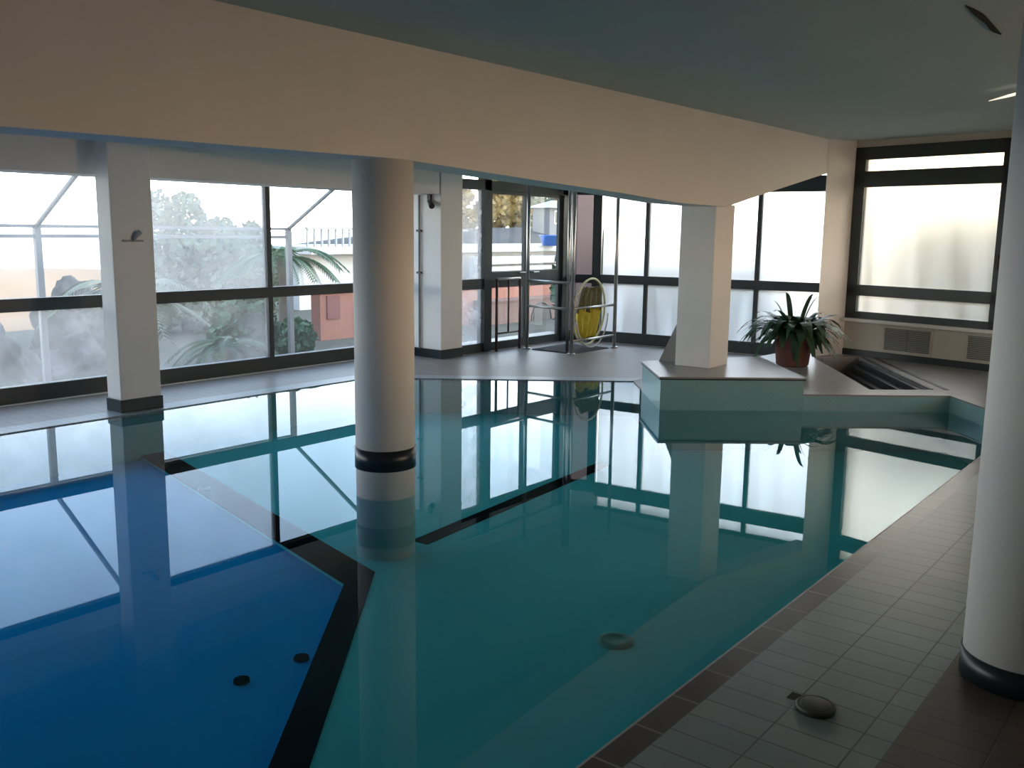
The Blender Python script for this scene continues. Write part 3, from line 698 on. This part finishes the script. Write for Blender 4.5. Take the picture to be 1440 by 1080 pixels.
# lean-to frame of white steel against the building
t = thing('shelter_frame', 'white steel shelter frame outside the left windows with sloping rafters', 'frame', (-10.6, 4.83, -.45))
yy = [0, 3.44, -3.44]
for y in yy:
    bm = BM(); box(bm, -.03, .03, y - .035, y + .035, 0, 1.98); obj('post', bm, M_galv, t)
    bm = BM(); tube(bm, [(0, y, 1.98), (2.1, y, 1.98 + 2.1 * .55)], .028, 8); obj('rafter', bm, M_galv, t)
for z in (1.87, 1.98):
    bm = BM(); box(bm, -.025, .025, -5.5, 3.44, z - .02, z + .02); obj('rail', bm, M_galv, t)
# terrace with balustrade
t = thing('terrace', 'white terrace with balustrade behind the palm and doors', 'terrace', (-18, 20, -.45))
bm = BM(); box(bm, -3, .15, -5.4, 8, 1.38, 1.56); obj('slab', bm, M_render, t)
bm = BM(); box(bm, -3, -.35, -5.4, 8, 0, 1.38); obj('wall', bm, M_render, t)
bm = BM(); box(bm, -.1, 0, -5.4, 0.5, 1.98, 2.03); obj('handrail', bm, M_galv, t)
for k in range(26):
    bm = BM(); box(bm, -.07, -.03, -5.38 + k * .225, -5.33 + k * .225, 1.56, 1.98); obj('baluster', bm, M_galv, t)
bm = BM(); box(bm, .3, .6, 0.2, 8, 0, 1.25); obj('parapet', bm, M_render, t)
bm = BM(); box(bm, .6, .64, .2, 4.0, .98, 1.04); box(bm, .6, .64, .2, 4.4, .80, .84); obj('dark_rail', bm, M_fixture, t)
# terracotta garden wall
t = thing('garden_wall', 'terracotta rendered garden wall beyond the glazed doors', 'wall', (-13, 10.8, -.45))
bm = BM(); box(bm, -.25, 0, 0, 8.6, 0, .86); obj('body', bm, M_terra, t)
bm = BM(); box(bm, -.3, .04, -.03, 8.63, .86, .9); obj('cap', bm, M_terra, t)
bm = BM(); box(bm, 0, .35, 4.2, 8.6, 0, .48); box(bm, 0, .38, 4.2, 8.63, .48, .52); setp(obj('bench_ledge', bm, mat('pale_terracotta', (.14, .085, .07), .8, var=.15), t), label='paler pinkish ledge')
bm = BM(); box(bm, 0, .02, .15, .45, .38, .8); box(bm, 0, .02, .8, 1.0, 0, .62); setp(obj('inset', bm, mat('dark_terracotta', (.17, .06, .05), .8), t), label='darker inset squares')
bm = BM(); tube(bm, [(.36, 6.15 + .38 * math.cos(PI * k / 10), .40 * math.sin(PI * k / 10)) for k in range(11)], .02); box(bm, .352, .37, 5.86, 6.44, 0, .34); setp(obj('arch', bm, M_fixture, t), label='dark arched opening')
# terracotta pier outside the corner pane
t = thing('pier', 'pinkish rendered pier outside the angled corner pane', 'pier', (-9.15, 13.28, -.45))
bm = BM(); box(bm, -.2, .2, -.32, .3, 0, 3.4, .01); obj('shaft', bm, mat('pink_render', (.085, .052, .048), .8, var=.1), t)
bm = BM(); box(bm, -.24, .24, -.36, .34, 0, .12); obj('base', bm, M_rock, t)
# blue tub
t = thing('tub', 'blue plastic tub on the white terrace beyond the right door leaf', 'tub', (-17.6, 24.2, 1.11))
bm = BM(); lathe(bm, [(0, 0), (.38, 0), (.46, .30), (.49, .30), (.49, .33), (.44, .33), (.37, .03), (0, .03)], 32); obj('body', bm, M_bluep, t, True)
bm = BM(); tube(bm, [(0, -.48, .28), (0, -.56, .25), (0, -.56, .2), (0, -.47, .18)], .015, 8); obj('grip', bm, M_bluep, t)
# white house
t = thing('house', 'small white house with pale roof on the hillside beyond the doors', 'house', (-26.4, 37.6, 1.7))
bm = BM(); box(bm, -1.0, 0, -1.7, 2.5, -.3, .98); obj('wall', bm, mat('house_wall_paint', (.2, .205, .215), .8, var=.06), t)
bm = BM()
v = [(.25, -2.0, .97), (.25, 2.8, .97), (-1.25, 2.8, .97), (-1.25, -2.0, .97), (-.5, -.9, 1.35), (-.5, 1.7, 1.35)]
vv = [bm.verts.new(p) for p in v]
for f in ((0, 1, 5, 4), (1, 2, 5), (2, 3, 4, 5), (3, 0, 4), (3, 2, 1, 0)): bm.faces.new([vv[i] for i in f])
obj('roof', bm, M_roof, t)
for y, w_ in ((-1.0, .34), (-.1, .34), (.9, .34)):
    bm = BM(); box(bm, 0, .03, y - w_, y + w_, .22, .85); f = obj('window', bm, M_white, t)
    bm = BM(); box(bm, .03, .04, y - w_ + .06, y - .03, .28, .79); box(bm, .03, .04, y + .03, y + w_ - .06, .28, .79); obj('pane', bm, M_wing, f)
for k, (x, y, z, h) in enumerate(((-32, 34.9, .8, 2.6), (-31.5, 38.6, .8, 4.0), (-33, 43.0, .6, 4.4), (-33, 46.6, .6, 4.6))):
    tree(x, y, z, [((0, -.7, h * .42), (1.2, 1.0, h * .22)), ((0, .8, h * .5), (1.2, 1.0, h * .24)), ((0, -.3, h * .75), (1.1, 1.2, h * .22)), ((0, .5, h * .95), (1.0, 1.0, h * .2))], M_goldleaf if k != 2 else M_hazeleaf,
         ['golden tree beyond the narrow pane left of the doors', 'golden tree beyond the left door leaf', 'olive tree behind the white house', 'tall golden tree farthest right beyond the doors'][k], 60 + k, 520, .2, .2, 'golden trees on the hillside')
# hedges added behind the frosted windows to darken their lower panes
def hedge(O, d, s0, s1, h, label, seed):
    rnd = random.Random(seed); t = thing('hedge', label, 'hedge', (O[0], O[1], -.45))
    bm = BM(); n = int((s1 - s0) / .45)
    for k in range(n):
        s_ = s0 + (k + .5) * (s1 - s0) / n
        leaf_cloud(bm, (d[0] * s_, d[1] * s_, h * .5), (.45, .45, h * .55 + rnd.uniform(-.1, .1)), 700, .09, rnd, .1)
    obj('foliage', bm, M_bush, t)
    for k in range(n):
        s_ = s0 + (k + .5) * (s1 - s0) / n
        bm = BM(); tube(bm, [(d[0] * s_, d[1] * s_, 0), (d[0] * s_, d[1] * s_, h * .7)], .04, 6); obj('stem', bm, M_bark, t)
hedge((-9.9, 14.4), tuple(bd), -.3, 4.0, 1.95, 'added hedge that dims the frosted back windows from behind', 71)
hedge((-3.0, 15.2), rd, -2.2, 3.5, 2.95, 'added hedge that dims the frosted right window from behind', 72)

# ------------------------------------------------------------------ light
wd = bpy.data.worlds.new('morning_sky'); sc.world = wd; wd.use_nodes = True; nt = wd.node_tree; nt.nodes.clear(); L = nt.links
out = nt.nodes.new('ShaderNodeOutputWorld'); bg = nt.nodes.new('ShaderNodeBackground')
tc = nt.nodes.new('ShaderNodeTexCoord'); sp = nt.nodes.new('ShaderNodeSeparateXYZ'); L.new(tc.outputs['Generated'], sp.inputs[0])
rp = nt.nodes.new('ShaderNodeValToRGB'); L.new(sp.outputs['Z'], rp.inputs['Fac'])
el = rp.color_ramp.elements; el[0].position = 0.0; el[0].color = (3.2, 3.0, 2.7, 1); el[1].position = .10; el[1].color = (1.5, 1.5, 1.5, 1)
for p, c in ((.22, (.56, .69, .86, 1)), (.4, (.36, .50, .72, 1)), (1.0, (.32, .45, .68, 1))):
    e = el.new(p); e.color = c
rw = nt.nodes.new('ShaderNodeValToRGB'); L.new(sp.outputs['Z'], rw.inputs['Fac'])
el = rw.color_ramp.elements; el[0].position = 0.0; el[0].color = (1.0, .86, .62, 1); el[1].position = .25; el[1].color = (1.0, .97, .92, 1)
e = el.new(.8); e.color = (.6, .75, 1.0, 1)
dt = nt.nodes.new('ShaderNodeVectorMath'); dt.operation = 'DOT_PRODUCT'; dt.inputs[1].default_value = (.6, .8, 0); L.new(tc.outputs['Generated'], dt.inputs[0])
mr = nt.nodes.new('ShaderNodeMapRange'); mr.inputs['From Min'].default_value = .05; mr.inputs['From Max'].default_value = .9; L.new(dt.outputs['Value'], mr.inputs['Value'])
mx = nt.nodes.new('ShaderNodeMix'); mx.data_type = 'RGBA'; L.new(mr.outputs[0], mx.inputs['Factor']); L.new(rp.outputs['Color'], mx.inputs['A']); L.new(rw.outputs['Color'], mx.inputs['B'])
st = nt.nodes.new('ShaderNodeMapRange'); st.inputs['To Min'].default_value = SKY_LO; st.inputs['To Max'].default_value = SKY_HI; L.new(mr.outputs[0], st.inputs['Value'])
L.new(mx.outputs['Result'], bg.inputs['Color']); L.new(st.outputs[0], bg.inputs['Strength']); L.new(bg.outputs[0], out.inputs[0])
def portal(name, O, d, s0, s1, z0, z1, off):
    n = Vector((-d[1], d[0], 0)); c = Vector((O[0] + d[0] * (s0 + s1) / 2, O[1] + d[1] * (s0 + s1) / 2, (z0 + z1) / 2)) + n * off
    l = bpy.data.lights.new(name, 'AREA'); l.shape = 'RECTANGLE'; l.size = s1 - s0; l.size_y = z1 - z0; l.cycles.is_portal = True
    o = bpy.data.objects.new(name, l); COL.objects.link(o); o.location = c
    inw = -n if off > 0 else n
    o.rotation_euler = inw.to_track_quat('-Z', 'Y').to_euler()
portal('window_daylight', LO, LD, -4, 8.1, .1, 2.1, .12)
portal('window_daylight', DO, DD, 8.5, 10.8, .1, 2.4, .12)
portal('window_daylight', B0, tuple(bd), 0, 3.3, .1, 2.1, .12)
portal('window_daylight', tuple(R0), rd, 0, 1.56, .6, 2.45, .2)
portal('window_daylight', (2.28, 6.4), (0, 1), 0, 3, .75, 1.65, -.2)  # portal of the added side window
# unseen warm lamp added on the side wall to light beam and column
t = thing('added_wall_lamp', 'added unseen warm slot lamp with two light-cutting discs on the side wall', 'added lamp', (2.19, 5.7, 1.3))
for z, nm in ((-.042, 'lower_cutoff'), (.014, 'upper_cutoff')):  # discs shaped to keep the added light off deck and ceiling
    bm = BM(); lathe(bm, [(0, z - .004), (.17, z - .004), (.17, z + .004), (0, z + .004)], 32, (-.2, 0)); obj(nm, bm, M_fixture, t)
bm = BM(); box(bm, -.06, 0, -.05, .05, -.08, .08); obj('bracket', bm, M_fixture, t)
l = bpy.data.lights.new('added_warm_bulb', 'POINT'); l.energy = 270; l.color = (1, .60, .32); l.shadow_soft_size = .035
o = bpy.data.objects.new('added_warm_bulb', l); COL.objects.link(o); o.location = (1.99, 5.7, 1.3)

# ------------------------------------------------------------------ camera
f, hor, roll, H, psi = 1300., 326., math.radians(.7), 1.53, math.radians(38.5)
p = math.atan((540 - hor) / f)
fw = Vector((-math.sin(psi), math.cos(psi), 0)); rt = Vector((math.cos(psi), math.sin(psi), 0)); up = Vector((0, 0, 1))
F = fw * math.cos(p) - up * math.sin(p); U = fw * math.sin(p) + up * math.cos(p)
R2 = rt * math.cos(roll) + U * math.sin(roll); U2 = U * math.cos(roll) - rt * math.sin(roll)
cam = bpy.data.cameras.new('camera'); cam.sensor_width = 36; cam.lens = 36 * f / 1440; cam.clip_start = .05; cam.clip_end = 2000
co = bpy.data.objects.new('camera', cam); COL.objects.link(co)
mt = Matrix((R2, U2, -F)).transposed().to_4x4(); mt.translation = (0, 0, H); co.matrix_world = mt
sc.camera = co
sc.view_settings.view_transform = 'Standard'; sc.view_settings.look = 'None'; sc.view_settings.exposure = 0.75; sc.view_settings.gamma = 1.0
sc.view_settings.use_curve_mapping = False
